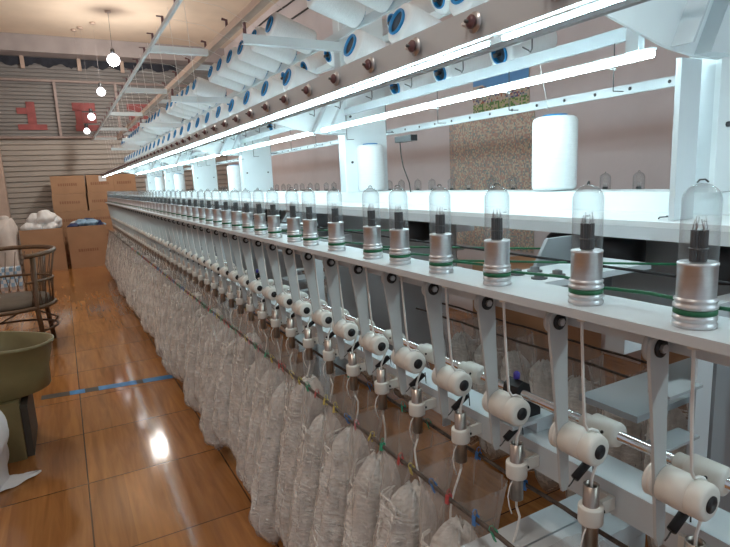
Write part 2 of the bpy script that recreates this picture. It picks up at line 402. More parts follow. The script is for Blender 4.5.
# outriggers and gussets at every portal
for p in PORT:
    for sx in (1, -1):
        def X(x): return x if sx > 0 else 2*XC-x
        q = [(X(1.254), R(.213)), (X(1.254), R(.45)), (X(.72), R(.305)), (X(.70), R(.279)), (X(.888), R(.268)), (X(1.057), R(.227)), (X(1.085), R(.222)), (X(1.17), R(.213))]
        mb = MB().prism(q, p+.004, p+.010, 'white', 'y')
        mb.prism([(X(1.080), R(.226)), (X(1.165), R(.385)), (X(1.172), R(.385)), (X(1.087), R(.226))], p-.04, p+.004, 'paint', 'y')
        mb.prism([(X(1.16), R(.216)), (X(1.250), R(.385)), (X(1.254), R(.385)), (X(1.254), R(.216))], p-.03, p+.004, 'paint', 'y')
        if sx < 0: continue
        fpart(mb, 'outrigger')
for y in (.4, 2.1, 3.7, 5.25, 6.9, 8.6, 10.2):
    fpart(MB().box(.585, .939, y-.022, y+.022, R(.820), R(.858), 'white'), 'top_bracket')
for p in PORT:
    fpart(MB().box(.775, 1.254, p-.02, p-.016, R(.600), R(.640), 'white').box(.775, 1.254, p-.016, p+.012, R(.600), R(.604), 'paint'), 'creel_arm')
    fpart(MB().cyl((.79, p, R(.641)), (.79, p, R(.69)), .008, 'purple', seg=8), 'arm_peg')
fpart(MB().box(.94, .985, YN, YE+.1, R(.846), R(.885), 'pillar'), 'yarn_rail', 'beige beam')
for p in PORT: fpart(MB().box(.986, 1.76, p+.075, p+.105, R(.85), R(.885), 'paint'), 'top_cross_arm')
def hooks(parent_name, x, y0, step, z, m, h):
    o = fpart(MB().box(x-.008, x+.008, YN, YE, R(z), R(z+.02), 'paint'), parent_name)
    y = y0
    while y < YE:
        hb = MB(); hb.box(x-.006-XC, x+.006-XC, y-.005, y+.005, R(z+.0201), R(z+h), m)
        hb.box(x-.030-XC, x+.006-XC, y-.004, y+.004, R(z+h), R(z+h+.006), m); y += step
        hb.build('hook', o)
hooks('outer_yarn_rail', .575, .3, .3534, .816, 'purple', .055)
y = .65
while y < YE:
    MB().tube([(.962-XC, y, R(.886)), (.962-XC, y, R(.935)), (.935-XC, y, R(.94))], .0085, 'purple', 6).build('peg', frame); y += .53
# portal legs, feet, braces under the table
for i, p in enumerate(PORT):
    y = p-.14
    mb = MB()
    for sx in (1, -1):
        def X(x): return x if sx > 0 else 2*XC-x
        mb.box(*sorted((X(.985), X(1.035))), y, y+.012, R(-.31), 0.06, 'paint')
        mb.box(*sorted((X(.79), X(1.2))), y+.013, y+.05, R(-.31), R(-.266), 'paint')
        mb.box(*sorted((X(.885), X(.984))), y-.012, y+.03, R(-.405), R(-.400), 'paint_md')
        mb.box(*sorted((X(.885), X(.984))), y-.012, y+.03, R(-.505), R(-.500), 'paint_md')
    fpart(mb, 'leg_frame')
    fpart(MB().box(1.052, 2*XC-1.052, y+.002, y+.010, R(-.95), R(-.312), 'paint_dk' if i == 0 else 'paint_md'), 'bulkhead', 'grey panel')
    if i == 0: fpart(MB().box(.60, 1.0, y+.115, y+.183, R(-.80), R(-.757), 'paint').box(.60, 1.0, y+.188, y+.256, R(-.80), R(-.757), 'paint'), 'foot_beam')
    else: fpart(MB().box(.90, 1.0, y+.03, y+.175, R(-.80), R(-.757), 'paint'), 'foot_beam')
    fpart(MB().box(.88, 2*XC-.88, y+.045, y+.175, R(-.47), R(-.457), 'paint_md'), 'cross_plate')
    fpart(MB().box(.98, 1.04, y+.12, y+.20, .0, R(-.801), 'paint').box(1.001, 2*XC-1.001, y+.12, y+.20, R(-.80), R(-.76), 'paint'), 'floor_leg')
# wide grey inner covers under the deck
for i, p in enumerate(PORT):
    y = p+.25
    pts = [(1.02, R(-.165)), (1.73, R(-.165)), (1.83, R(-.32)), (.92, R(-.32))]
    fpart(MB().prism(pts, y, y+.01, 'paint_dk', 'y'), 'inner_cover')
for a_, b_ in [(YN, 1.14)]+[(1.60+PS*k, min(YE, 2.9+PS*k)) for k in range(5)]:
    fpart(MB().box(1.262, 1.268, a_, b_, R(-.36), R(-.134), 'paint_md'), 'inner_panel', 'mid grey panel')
# tube-holder beam, drive shaft
fpart(MB().box(.795, .803, YN, YE, R(-.615), R(-.555), 'paint').box(.803, .875, YN, YE, R(-.563), R(-.555), 'paint'), 'tube_beam')
fpart(MB().cyl((.800, YN, R(-.463)), (.800, YE, R(-.463)), .009, 'chrome'), 'drive_shaft')
for p in PORT:
    y = p+.13
    o = fpart(MB().prism([(.765, R(-.520)), (.765, R(-.505)), (.775, R(-.480)), (.783, R(-.445)), (.80, R(-.435)), (.817, R(-.445)), (.825, R(-.480)), (.85, R(-.505)), (.85, R(-.520))], y-.02, y+.02, 'dark', 'y'), 'bearing_block', 'black bearing block')
    MB().lathe([(.007, 0), (.007, .012), (.003, .016)], 'c_violet', 10, Matrix.Translation((.80-XC, y, R(-.434)))).build('grease_nipple', o)
    fpart(MB().box(.755, .875, y-.035, y+.035, R(-.528), R(-.5205), 'paint').box(.83, .875, y-.03, y+.03, R(-.554), R(-.5285), 'paint'), 'bearing_plate')
# ------------------------------------------------------------------ heads
SY = [.395, .564, .764, .938, 1.102, 1.234, 1.450, 1.643, 1.787, 1.990]
while SY[-1] < YE-.15: SY.append(SY[-1]+.1762+random.uniform(-.012, .012))
AY = [.439+.1767*k for k in range(57)]
SY = SY[:57]; NS = len(SY)

def ordlab(i, base, place, far):
    """label: the first twelve one by one, the long run behind shares one"""
    if i < 12: return '%s %s, %s' % (ORD[i], base, place)
    return far

g = 'knitting spindle heads on the near table'
def mk_spindle(loc, label, grp):
    t = thing('spindle_head', label, 'spindle head', loc, grp)
    MB().lathe([(.0254, 0), (.0265, .0015), (.0265, .0055), (.0243, .007), (.0243, .009), (.0263, .0105), (.0263, .015), (.0237, .0165), (.0237, .0245), (.0263, .026), (.0263, .0295), (.0241, .031),
                (.0241, .0335), (.0256, .035), (.0256, .037), (.0234, .0385), (.0232, .040), (.0232, .0800), (.0237, .0805), (.0237, .0835), (.0224, .0845), (.012, .0848)], 'steel', 32).build('barrel', t)
    MB().lathe([(.0238, .0172), (.0256, .0176), (.0256, .0236), (.0238, .0241)], 'green', 28, capa=False, capb=False).build('belt_band', t)
    mb = MB(); n = 18; pts = []
    for k in range(2*n):
        r = .0102 if k % 2 else .0086; a = PI*k/n; pts.append((r*math.cos(a), r*math.sin(a)))
    mb.prism(pts, .0850, .125, 'darkm'); mb.lathe([(.0112, .100), (.0112, .1025)], 'darkm', 18)
    for k in range(6):
        a = k*PI/3; mb.cyl((.0085*math.cos(a), .0085*math.sin(a), .124), (.006*math.cos(a+.3), .006*math.sin(a+.3), .138+.004*(k % 2)), .0009, 'steel', seg=5)
    mb.build('needle_cylinder', t)
    R0 = .0226; z0 = .0850; zc = .161
    prof = [(R0, z0), (R0, zc)]+[(R0*math.cos(a), zc+R0*math.sin(a)) for a in [k*PI/2/9 for k in range(1, 9)]]+[(.002, zc+R0)]
    MB().lathe(prof, 'dome', 28, capa=False, capb=True).build('clear_dome', t)
    MB().tube([(0, .007, zc+R0+.0005), (0, .004, zc+R0+.004), (0, -.003, zc+R0+.0045), (0, -.007, zc+R0+.001)], .0012, 'darkm', 6).build('yarn_eye', t)
    return t
sp0 = mk_spindle((.70, SY[0], R(-.2085)), 'largest and nearest knitting spindle at the right picture edge, standing on the table', g)
for i in range(1, NS):
    dup(sp0, (.70, SY[i], R(-.2085)), ordlab(i, 'knitting spindle head with clear dome', 'from the near right end',
        'small knitting spindle in the long far run of the near table, beyond the twelfth'), rz=random.uniform(0, 6))
g2 = 'knitting spindle heads on the far table'
y = .35; k = 0
while y < YE-.3:
    o = dup(sp0, (2.05, y, R(-.2085)), 'knitting spindle head of the far table, only its dome top showing over the white deck', rz=random.uniform(0, 6)); o['group'] = g2
    y += .1767 + (.02 if k % 2 else -.02); k += 1

# tension arms with roller and spring
g = 'swinging tension arms with rollers'
t = thing('tension_arm', 'nearest tension arm with white roller, largest, at lower right under the first spindle', 'tension arm', (.70, AY[0], R(-.25)), g)
n = 14; pts = []
for k in range(n+1):
    a = PI*k/n; pts.append((.0215*math.cos(a), .0215*math.sin(a)))
pts += [(-.0205, -.02), (-.0085, -.10), (.006, -.22), (.015, -.302), (.020, -.316), (.031, -.316), (.035, -.302), (.030, -.20), (.0235, -.08), (.0215, -.02)]
MB().prism([(p[0], p[1]) for p in pts][::-1], 0, .005, 'arm', 'y').build('arm_plate', t)
MB().cyl((0, .006, 0), (0, .013, 0), .0225, 'arm', seg=28).build('pivot_disc', t)
MB().box(.010, .0275, .0135, .026, -.004, .0260, 'paint').build('pivot_bracket', t)
MB().cyl((0, -.0005, 0), (0, -.003, 0), .0138, 'dark', seg=22).build('rubber_washer', t)
MB().cyl((0, -.0031, 0), (0, -.008, 0), .0068, 'steel', seg=6, smooth=False).build('bolt', t)
r = MB().cyl((.028, -.0660, -.213), (.028, -.0010, -.213), .027, 'nylon', seg=32, prof=[(.021, 0), (.0255, .03), (.0272, .10), (.0272, .33), (.0262, .35), (.0252, .37), (.0262, .39), (.0275, .41), (.0275, 1.)]).build('roller', t)
MB().cyl((.028, .0052, -.213), (.028, .022, -.213), .0262, 'nylon', seg=28, prof=[(.0268, 0), (.0268, .3), (.0245, .35), (.0245, .5), (.0268, .55), (.0268, .8), (.022, 1)]).build('rear_flange', r)
MB().cyl((.028, -.0664, -.213), (.028, -.0678, -.213), .0125, 'dark', seg=24).build('end_plug', r)
s = MB().cyl((.045, -.004, -.296), (.086, -.004, -.272), .0075, 'dark', seg=12).build('spring', t)
MB().tube([(.030, -.0035, -.308), (.036, -.004, -.304), (.046, -.004, -.295)], .0013, 'darkm', 6).build('spring_hook', s)
MB().tube([(.084, -.004, -.273), (.092, -.004, -.268), (.0945, -.004, -.300)], .0013, 'darkm', 6).build('spring_hook', s)
arm0 = t
for i in range(1, NS):
    dup(arm0, (.70, AY[i], R(-.25)), ordlab(i, 'hanging tension arm with white roller', 'counting from the lower right',
        'small tension arm with roller in the far run beyond the twelfth arm'), rot=(0, random.uniform(-.02, .02), 0))
# feed rollers on the shaft
g = 'white feed rollers on the chrome shaft'
t = thing('feed_roller', 'nearest white feed roller on the chrome shaft, at the right picture edge', 'roller', (.800, AY[0]-.05, R(-.463)), g)
MB().cyl((0, 0, 0), (0, .075, 0), .02, 'nylon', seg=28, prof=[(.0155, 0), (.021, .03), (.0225, .1), (.0225, .70), (.017, .74), (.0155, .8), (.0155, 1)]).build('roller_body', t)
MB().cyl((-.0215, .02, .006), (-.0228, .02, .0064), .003, 'dark', seg=10).build('set_screw', t)
fr0 = t
for i in range(1, NS):
    if abs((AY[i]-.02-P0-.13+PS/2) % PS - PS/2) < .05: continue
    dup(fr0, (.800, AY[i]-.05, R(-.463)), ordlab(i, 'white feed roller on the chrome shaft', 'counting from the right',
        'small white feed roller on the shaft in the far run beyond the twelfth'))
# shaft collars
# guide tubes with clips
g = 'steel guide tubes in white clips'
TY = [a-.045 for a in AY]
t = thing('guide_tube', 'nearest brown steel guide tube in a white clip, cut by the bottom right corner', 'guide tube', (.735, TY[0], R(-.655)), g)
MB().lathe([(.0105, .115), (.0105, .0), (.0135, .0), (.0135, .120), (.0105, .120), (.0105, .100)], 'tube', 20, capa=False, capb=False).build('tube', t)
MB().lathe([(.0137, .048), (.0205, .049), (.0212, .052), (.0212, .078), (.0205, .081), (.0137, .082)], 'nylon', 24, capa=False, capb=False).build('clip_ring', t)
tb = MB().box(.018, .0595, -.004, .004, .054, .078, 'nylon').box(.0525, .0595, .004, .055, .054, .078, 'nylon').build('mounting_tab', t)
MB().cyl((.0524, .035, .066), (.0485, .035, .066), .007, 'steel', seg=14).build('tab_bolt', tb)
MB().cyl((.020, -.008, .065), (.024, -.0095, .065), .0028, 'dark', seg=8).build('clip_screw', t)
MB().tube([(-.012, -.002, .045), (-.022, -.004, .035), (-.027, -.004, .015), (-.022, -.003, -.01), (-.013, 0, -.03)], .0014, 'cord', 6).build('loose_yarn', t)
gt0 = t
for i in range(1, NS):
    dup(gt0, (.735, TY[i], R(-.655)), ordlab(i, 'brown steel guide tube in a white clip', 'counting from the lower right',
        'small guide tube and clip in the far run beyond the twelfth'))
# knitted cords: table -> roller -> tube -> bag (one object per head)
g = 'white knitted cords running down from the spindles'
base = []
def cord_mesh(kind):
    rd = random.Random(kind)
    dx, dy = rd.uniform(-.05, .02), rd.uniform(-.04, .04)
    mb = MB()
    mb.tube([(.0, 0, -.001), (.002, 0, -.04), (.008, .0, -.13), (.014, 0, -.196), (.022, 0, -.2085), (.033, 0, -.2095), (.045, 0, -.2155), (.055, 0, -.229), (.0580, 0, -.242), (.054, 0, -.260), (.044, 0, -.283), (.036, 0, -.300), (.035, 0, -.325), (.035, 0, -.45)], .0026, 'cord', 6)
    pts = []
    for k in range(9):
        u = k/8; pts.append((.035+dx*u*u+.012*math.sin(u*4+kind), dy*u*u+.012*math.sin(u*3.1+kind*2)-.012*math.sin(kind*2), -.45-.20*u))
    pts[0] = (.035, 0, -.45)
    mb.tube(pts, .0026, 'cord', 6)
    mb.lathe([(.0075, -.016), (.0075, -.0001)], 'nylon', 12)
    return mb
cords = []
for i in range(NS):
    lab = ordlab(i, 'white cord dropping from the table into its guide tube', 'counting from the lower right', 'thin white cord dropping into its guide tube in the far run')
    if i < 5: o = cord_mesh(i).build('knitted_cord'); cords.append(o)
    else: o = cords[i % 5].copy(); COL.objects.link(o)
    o.location = (.700, TY[i], R(-.2236)); tag(o, lab, 'cord', g)
# ------------------------------------------------------------------ bags
XR, ZR, XR2 = .648, -.688, .812
def bag_meshes(kind):
    rd = random.Random(50+kind)
    tilt = rd.uniform(.35, .75); bot = rd.uniform(.64, .70); ph = rd.uniform(0, 6); lean = rd.uniform(-.045, .015)
    nt, ns = 40, 48
    def ring(u, shrink=0.):
        # u 0 top .. 1 bottom
        z = -bot*u
        if u < .25: cx = -.110*u; rx = .080; sq = 4-6*u
        else: cx = -.110*u; rx = .080+.012*math.sin((u-.25)/.75*PI*.85); sq = 2.4-.25*math.sin((u-.25)*3)
        ry = .082-.010*min(1, u*3)+.003*math.sin(u*7+ph)
        if u > .86:
            e = (u-.86)/.14; rx *= math.sqrt(max(0, 1-e*e))*.92+.08; ry *= 1-.18*e*e
        if u < .02: ry = .084
        rx -= shrink; ry -= shrink
        out = []
        for k in range(ns):
            a = 2*PI*k/ns; c = math.cos(a); s = math.sin(a)
            x = cx+rx*math.copysign(abs(c)**(2/sq), c); y = ry*math.copysign(abs(s)**(2/sq), s)
            fold = .0055*math.sin(9*a+ph+3*math.sin(u*5+ph))*min(1, u*4)+.004*math.sin(17*a+ph*2+u*14)
            fold += .004*math.sin(u*33+5*math.sin(a*2+ph))*(u > .3)
            x += fold*c; y += fold*s*.5
            x -= .012*u*(y/.08)*0; zz2 = z+tilt*(y-.03)*u**2.5*1.2
            out.append((x+lean*u, y, zz2))
        return out
    film = MB(); vs = []; fs = []
    for i in range(nt+1): vs += ring(i/nt)
    for i in range(nt):
        for k in range(ns): fs.append((i*ns+k, i*ns+(k+1) % ns, (i+1)*ns+(k+1) % ns, (i+1)*ns+k))
    fs.append(tuple(nt*ns+k for k in range(ns)))
    film.add(vs, fs, 'film', True)
    fill = MB(); vs = []; fs = []; u0 = rd.uniform(.05, .17); n2 = 26
    for i in range(n2+1):
        u = u0+(.985-u0)*i/n2
        rg = ring(u, .005)
        if i < 9:
            cx = sum(p[0] for p in rg)/ns; f = [.22, .50, .68, .78, .84, .89, .93, .96, .98][i]
            rg = [(cx+(p[0]-cx)*f, p[1]*f, p[2]+.012*math.sin(k*1.3+ph)) for k, p in enumerate(rg)]
        vs += [(p[0]+rd.uniform(-.002, .002), p[1]+rd.uniform(-.002, .002), p[2]) for p in rg]
    for i in range(n2):
        for k in range(ns): fs.append((i*ns+k, i*ns+(k+1) % ns, (i+1)*ns+(k+1) % ns, (i+1)*ns+k))
    fs.append(tuple(range(ns-1, -1, -1))); fs.append(tuple(n2*ns+k for k in range(ns)))
    fill.add(vs, fs, 'fill', True)
    coil = MB()
    for c in range(95):
        a = rd.uniform(PI*.55, PI*1.5); u = rd.uniform(u0+.03, .95); pts = []
        A = rd.uniform(.15, .5); hh = rd.uniform(.003, .014)
        for j in range(11):
            aa = a+A*math.sin(j*.75+c); uu = min(.97, max(u0+.01, u+hh*j*.28*math.cos(j*.5+c)))
            rg = ring(uu, .0035); q = rg[int(aa/(2*PI)*ns) % ns]; q2 = rg[(int(aa/(2*PI)*ns)+1) % ns]; fr = (aa/(2*PI)*ns) % 1
            pts.append(tuple(q[m_]*(1-fr)+q2[m_]*fr for m_ in range(3)))
        coil.tube(pts, .0027, 'cord', 4)
    return film, fill, coil
g = 'filled net bags hanging under the near side'
protos = []
for i in range(NS):
    y = SY[0]-.015+.1767*i
    if i == 2: continue
    lab = ordlab(i, 'clear net bag full of white cord', 'counting back from the lower right corner', 'hanging net bag of white cord in the far run beyond the twelfth')
    if len(protos) < 9:
        t = thing('cord_bag', lab, 'bag', ((XR+XR2)/2, y, R(ZR)), g)
        a, b, c = bag_meshes(i); a.build('net_film', t); b.build('cord_filling', t); c.build('cord_coils', t)['kind'] = 'stuff'
        protos.append(t)
    else:
        o = dup(protos[(i*5+i//7) % 9], ((XR+XR2)/2, y, R(ZR)), lab, scale=(random.uniform(.93, 1.06), 1, random.uniform(.89, 1.03)), rz=random.uniform(-.12, .12))
g = 'filled net bags hanging under the far side'
for i in range(30):
    y = .30+.1767*i
    if min(abs(y-(p-.14)) for p in PORT) < .10 or min(abs(y-(p-.03)) for p in PORT) < .16: continue
    o = dup(protos[(i*3+2) % 9], (1.64, y, R(ZR)), 'net bag of white cord on the far side, seen dimly between the tension arms', rz=PI); o['group'] = g
def rope(x, z, label):
    t = thing('bag_rope', label, 'rope', (x, 0, R(z)))
    n = 150; L0 = YN; pts = [(0, L0+(YE-L0)*k/n, .002*math.sin(k*1.9)+.0) for k in range(n+1)]
    MB().tube(pts, .0048, 'rope', 7).build('rope', t)
    return t
rp = [rope(XR-.002, ZR+.006, 'front dark rope the near bags are clipped to'), rope(XR2+.006, ZR+.006, 'rear dark rope behind the guide tubes, holding the bag backs'),
      rope(1.724, ZR+.006, 'outer dark rope of the far side, seen between the tension arms'), rope(1.555, ZR+.006, 'inner dark rope of the far side bags')]
# clips: a clothes-peg shape
cl0 = {}
cn = ['red', 'blue', 'yellow', 'green', 'pink']
def clip(x, y, col, side):
    lab = '%s plastic peg on the %s rope' % (col, side)
    if col not in cl0:
        mb = MB().box(-.0085, -.0050, -.006, .006, -.016, .010, 'c_'+col).box(.0050, .0085, -.006, .006, -.016, .010, 'c_'+col)
        mb.tube([(-.0065, 0, .008), (-.010, 0, .020), (-.004, 0, .027), (.003, 0, .024), (.0065, 0, .008)], .0012, 'c_'+col, 5)
        o = mb.build('rope_clip'); cl0[col] = o
    else: o = cl0[col].copy(); COL.objects.link(o)
    o.scale = (.75, .75, .75); o.location = (x, y, R(ZR)+.006); o.rotation_euler = (random.uniform(-.3, .3), random.uniform(-.4, .4), random.uniform(-.4, .4))
    tag(o, lab, 'clip', '%s pegs on the %s rope' % (col, side))
for i in range(46):
    for d in (-.055, .03):
        clip(XR-.002, SY[0]+.1767*i*.8+d+random.uniform(-.01, .01), random.choice(cn), 'front')
for i in range(22): clip(XR2+.006, SY[0]+.1767*i+.04+random.uniform(-.03, .03), random.choice(cn), 'rear')
# ------------------------------------------------------------------ belts and motors under the deck
def belt(pts, r, m, label):
    tag(MB().tube(pts, r, m, 6).build('drive_belt'), label, 'belt', 'drive belts between table and deck')
pts = []
for i, y in enumerate(SY): pts += [(.7290, y-.02, R(-.1865)), (.7293, y, R(-.188)), (.735, y+.02, R(-.1865)), (.742+.012*(i % 2), y+.09, R(-.1865))]
belt([(.76, -.2, R(-.1865))]+pts[:-1], .0028, 'green', 'long green belt running behind the near spindle barrels')
belt([(.93, YN+.1, R(-.195)), (.93, YE-.1, R(-.195))], .003, 'dark', 'straight dark belt halfway between the near table and the deck')
MY = [.62, .98, 1.75, 3.1, 3.6, 4.9, 5.5]
for k, y in enumerate(MY[:5]):
    belt([(1.13, y, R(-.205)), (.735, y+.35, R(-.19))], .0026, 'green' if k < 3 else 'dark', 'short slanting belt to motor drum %s' % ('number '+ORD[k] if 0 else ['nearest the right edge', 'beside the second one', 'left of the grey cover', 'further down', 'furthest down'][k]))
t = thing('motor_drum', 'black motor drum under the deck at the right picture edge', 'motor', (1.19, MY[0], R(-.165)), 'black motor drums hanging under the deck')
MB().lathe([(.03, -.085), (.05, -.08), (.056, -.07), (.056, -.015), (.045, -.004)], 'dark', 28).build('housing', t)
MB().lathe([(.02, -.0039), (.02, .0325)], 'darkm', 14).build('stub', t)
for i in range(3): pass
for k, y in enumerate([.86, 1.02, 1.75, 2.9, 3.4, 4.9]):
    dup(t, (1.19, y, R(-.165)), ['black motor drum under the deck beside the second spindle dome', 'left black motor drum of the pair behind the second and third spindles', 'black motor drum under the deck behind the sixth spindle',
        'small black motor drum behind the twelfth spindle', 'smaller black motor drum further down under the deck', 'tiny black motor drum furthest down under the deck'][k])
# ------------------------------------------------------------------ tensioners on the rail
g = 'ceramic yarn tensioners along the front rail'
t = thing('yarn_tensioner', 'nearest yarn tensioner on the grey front rail, at the top of the picture', 'yarn tensioner', (.652, .58, R(.250)), g)
MB().cyl((-.0002, 0, 0), (-.028, 0, 0), .003, 'darkm', seg=8).build('stem', t)
MB().cyl((-.006, 0, 0), (-.011, 0, 0), .013, 'steel', seg=22, prof=[(.004, 0), (.0175, .15), (.0175, .4), (.004, 1)]).build('steel_disc', t)
MB().cyl((-.0112, 0, 0), (-.022, 0, 0), .01, 'purple', seg=18, prof=[(.008, 0), (.0115, .2), (.0115, .5), (.006, 1)]).build('ceramic_cap', t)
MB().cyl((-.0002, .024, .002), (-.014, .024, .002), .006, 'cord', r2=.003, seg=12).build('ceramic_eye', t)
ty = .58+.1767; i = 1
te0 = t
while ty < YE-.1:
    dup(te0, (.652, ty, R(.250)), ordlab(i, 'purple brown yarn tensioner on the grey front rail', 'counting from the top right', 'small yarn tensioner of the dark row receding along the front rail')); ty += .1767; i += 1
# ------------------------------------------------------------------ LED tubes
def ledtube(x, y0, y1, z, label, e):
    t = thing('led_tube', label, 'lamp', (x, y0, R(z)), 'led tubes along the machine')
    MB().box(-.006*e, .006*e, 0, y1-y0, .0085*e, .0125*e, 'white').build('housing', t)
    MB().prism([(-.006*e, .0083*e), (-.009*e, .0055*e), (-.009*e, .0), (-.006*e, -.005*e), (.006*e, -.005*e), (.009*e, 0), (.009*e, .0055*e), (.006*e, .0083*e)], .005, y1-y0-.005, 'led', 'y').build('diffuser', t)
    return t
ys = [-.45+1.2*k for k in range(9)]
seq = ['nearest', 'second', 'third', 'fourth', 'fifth', 'sixth', 'seventh', 'eighth', 'ninth']
for k, y in enumerate(ys):
    ledtube(.672, y, y+1.17, .2160, '%s lit led tube under the front tensioner rail' % seq[k], .48)
for k, p in enumerate([P0-PS]+PORT[:-1]):
    ledtube(1.10, p+.05, p+PS-(.25 if p < 0 else .08), .224, '%s lit led tube above the yarn deck between posts' % (['out of sight'] + seq)[k], 1.05)
    if p > 0: fpart(MB().box(1.09, 1.11, p+.08, p+.11, R(.2368), R(.30), 'paint'), 'tube_hanger')

# ------------------------------------------------------------------ yarn packages
def package(loc, label, group, R0=.067, L=.235, rot=(0, 0, 0), taper=.93, name='yarn_package', foot=True):
    t = thing(name, label, 'yarn package', loc, group); t.rotation_euler = rot
    MB().lathe([(.036, .0), (R0-.012, .001), (R0-.003, .006), (R0, .014), (R0*.5+R0*taper*.5, L*.5), (R0*taper, L-.014), (R0*taper-.004, L-.005), (R0*taper-.014, L), (.033, L)], 'yarn', 36, capa=False, capb=False).build('yarn_body', t)
    c = MB().lathe([(.031, L+.006), (.037, L+.006), (.0375, L+.002), (.0360, L-.002), (.036, .002), (.0415, -.004), (.0415, -.009), (.0345, -.010), (.0340, .006), (.0340, .009), (.031, .012), (.031, L+.006)] if foot else [(.031, L+.006), (.037, L+.006), (.0375, L+.002), (.0360, L-.002), (.036, .001), (.031, .001), (.031, L+.006)], 'blue', 28, capa=False, capb=False).build('blue_core', t)
    MB().lathe([(.0335, -.001), (.0338, .0), (.0305, .013), (.0305, L-.01), (.0300, L-.009)] if foot else [(.0300, .013), (.0305, .0135), (.0305, L-.01), (.0300, L-.009)], 'core', 24, capa=True, capb=True).build('bore_shade', t)  # solid dark plug painting in the shade of the hollow core
    return t
TI = math.radians(18)
def creel_rot(sx): return (0, PI/2+TI, 0) if sx > 0 else (0, -PI/2-TI, 0)
g = 'white yarn packages lying on the creel pegs'
pk = package((1.02, 1.57, R(.49)), 'fifth package from the right, lower creel row on the near side', g, rot=creel_rot(1))
peg = MB().cyl((0, 0, .236), (0, 0, .262), .008, 'darkm', seg=10).build('peg', pk)
def creel_row(x, z, y0, n, step, sx, txt, skip=(), ys=None):
    for i in range(n):
        y = ys[i] if ys else y0+step*i
        if i in skip: continue
        if i < 8: lab = '%s package from the right, %s' % (['first', 'second', 'third', 'fourth', 'fifth', 'sixth', 'seventh', 'eighth'][i], txt)
        else: lab = 'small white package far along the %s' % txt
        o = dup(pk, (x, y, R(z)), lab, rot=creel_rot(sx))
st = .327
creel_row(1.02, .49, 1.57-st*4, 31, st, 1, 'lower creel row on the near side', skip=(4, 6))
uy = [p+o_ for p in [P0-PS]+PORT for o_ in (.295, .56, .80, 1.04, 1.29, 1.53) if 0 < p+o_ < YE-.1]
creel_row(1.02, .776, 0, len(uy), st, 1, 'upper creel row on the near side', ys=uy)
creel_row(1.665, .49, .50, 28, .352, -1, 'lower creel row on the far side', skip=(2,))
creel_row(1.665, .776, .50, 28, .352, -1, 'upper creel row on the far side')
g = 'tall yarn packages standing on the yarn deck'
dk = package((1.38, 1.243, R(-.0665)), 'largest upright white yarn package on the deck, in front of the flowered sheet', g, R0=.068, L=.228, taper=1.0, name='deck_yarn_package', foot=False)
# core bottom must stand on the ledge: lift by the foot rim
for y, lab in ((2.415, 'upright yarn package in front of the wide white post'), (4.85, 'upright yarn package between the second and third post'), (7.47, 'small upright yarn package left of the third post'),
               (9.08, 'smaller upright yarn package near the far machine end'), (10.2, 'smallest upright yarn package at the far machine end'), (8.2, 'small upright package right of the smaller one near the far end')):
    dup(dk, (1.38, y, R(-.0665)), lab, rz=random.uniform(0, 6))
# wire yarn hooks below the rails
g = 'thin wire yarn hooks hanging under the creel'
t = thing('yarn_hook', 'thin wire hooks hanging from the creel bar over the yarn deck', 'hook', (1.06, .5, R(.33)), g)
MB().tube([(0, 0, .005), (0, 0, -.035), (0, .006, -.042), (0, .012, -.036), (-.02, .012, -.030)], .0018, 'darkm', 6).build('wire', t)
hk0 = t
fpart(MB().box(1.052, 1.068, YN, YE, R(.335), R(.350), 'paint'), 'hook_bar')
y = .5+.1767*1.5
while y < YE-.3:
    dup(hk0, (1.06, y, R(.33)), 'thin wire hooks hanging from the creel bar over the yarn deck'); y += .265
g2 = 'upright wire yarn guides beside the deck light'
t = thing('wire_guide', 'straight wire yarn guides with white eyes beside the deck light tube', 'yarn guide', (1.20, .55, R(.20)), g2)
MB().tube([(0, 0, .09), (0, 0, -.02)], .0014, 'darkm', 5).tube([(.0, 0, -.0201), (.037, 0, -.0195)], .0014, 'darkm', 5).build('wire', t)
MB().cyl((0, -.004, .03), (-.022, .004, .034), .003, 'cord', seg=8).build('eye', t)
y = .55+.353
while y < YE-.3:
    dup(t, (1.20, y, R(.20)), 'straight wire yarn guides with white eyes beside the deck light tube'); y += .353
# socket box and cable
t = thing('socket_box', 'black socket box right of the wide post, its cable dropping to the deck', 'socket', (1.27, 1.93, R(.14)))
MB().box(-.012, .02, -.06, .06, 0, .024, 'dark').build('box', t)
MB().tube([(0, .04, 0), (.004, .04, -.05), (.0, .02, -.10), (.002, -.02, -.17), (.0, -.03, -.2065)], .0025, 'dark', 6).build('cable', t)
# deck odds and ends
t = thing('wire_offcut', 'small tangled wire offcut lying on the yarn deck between the two nearest domes', 'offcut', (1.18, .74, R(-.1195)))
MB().tube([(-.03, 0, .002), (-.01, .01, .003), (.0, -.005, .004), (.012, .008, .003), (.03, .0, .002)], .0016, 'darkm', 6).tube([(.005, -.012, .002), (.015, .01, .004), (.022, -.006, .002)], .0014, 'darkm', 6).build('wire', t)
mb = MB()
for k in range(26):
    y = .35+k*.29; mb.lathe([(.006, 0), (.005, .002)], 'paint_dk', 10, Matrix.Translation((1.15-XC, y, R(-.1198))))
mb.build('deck_screws', frame)
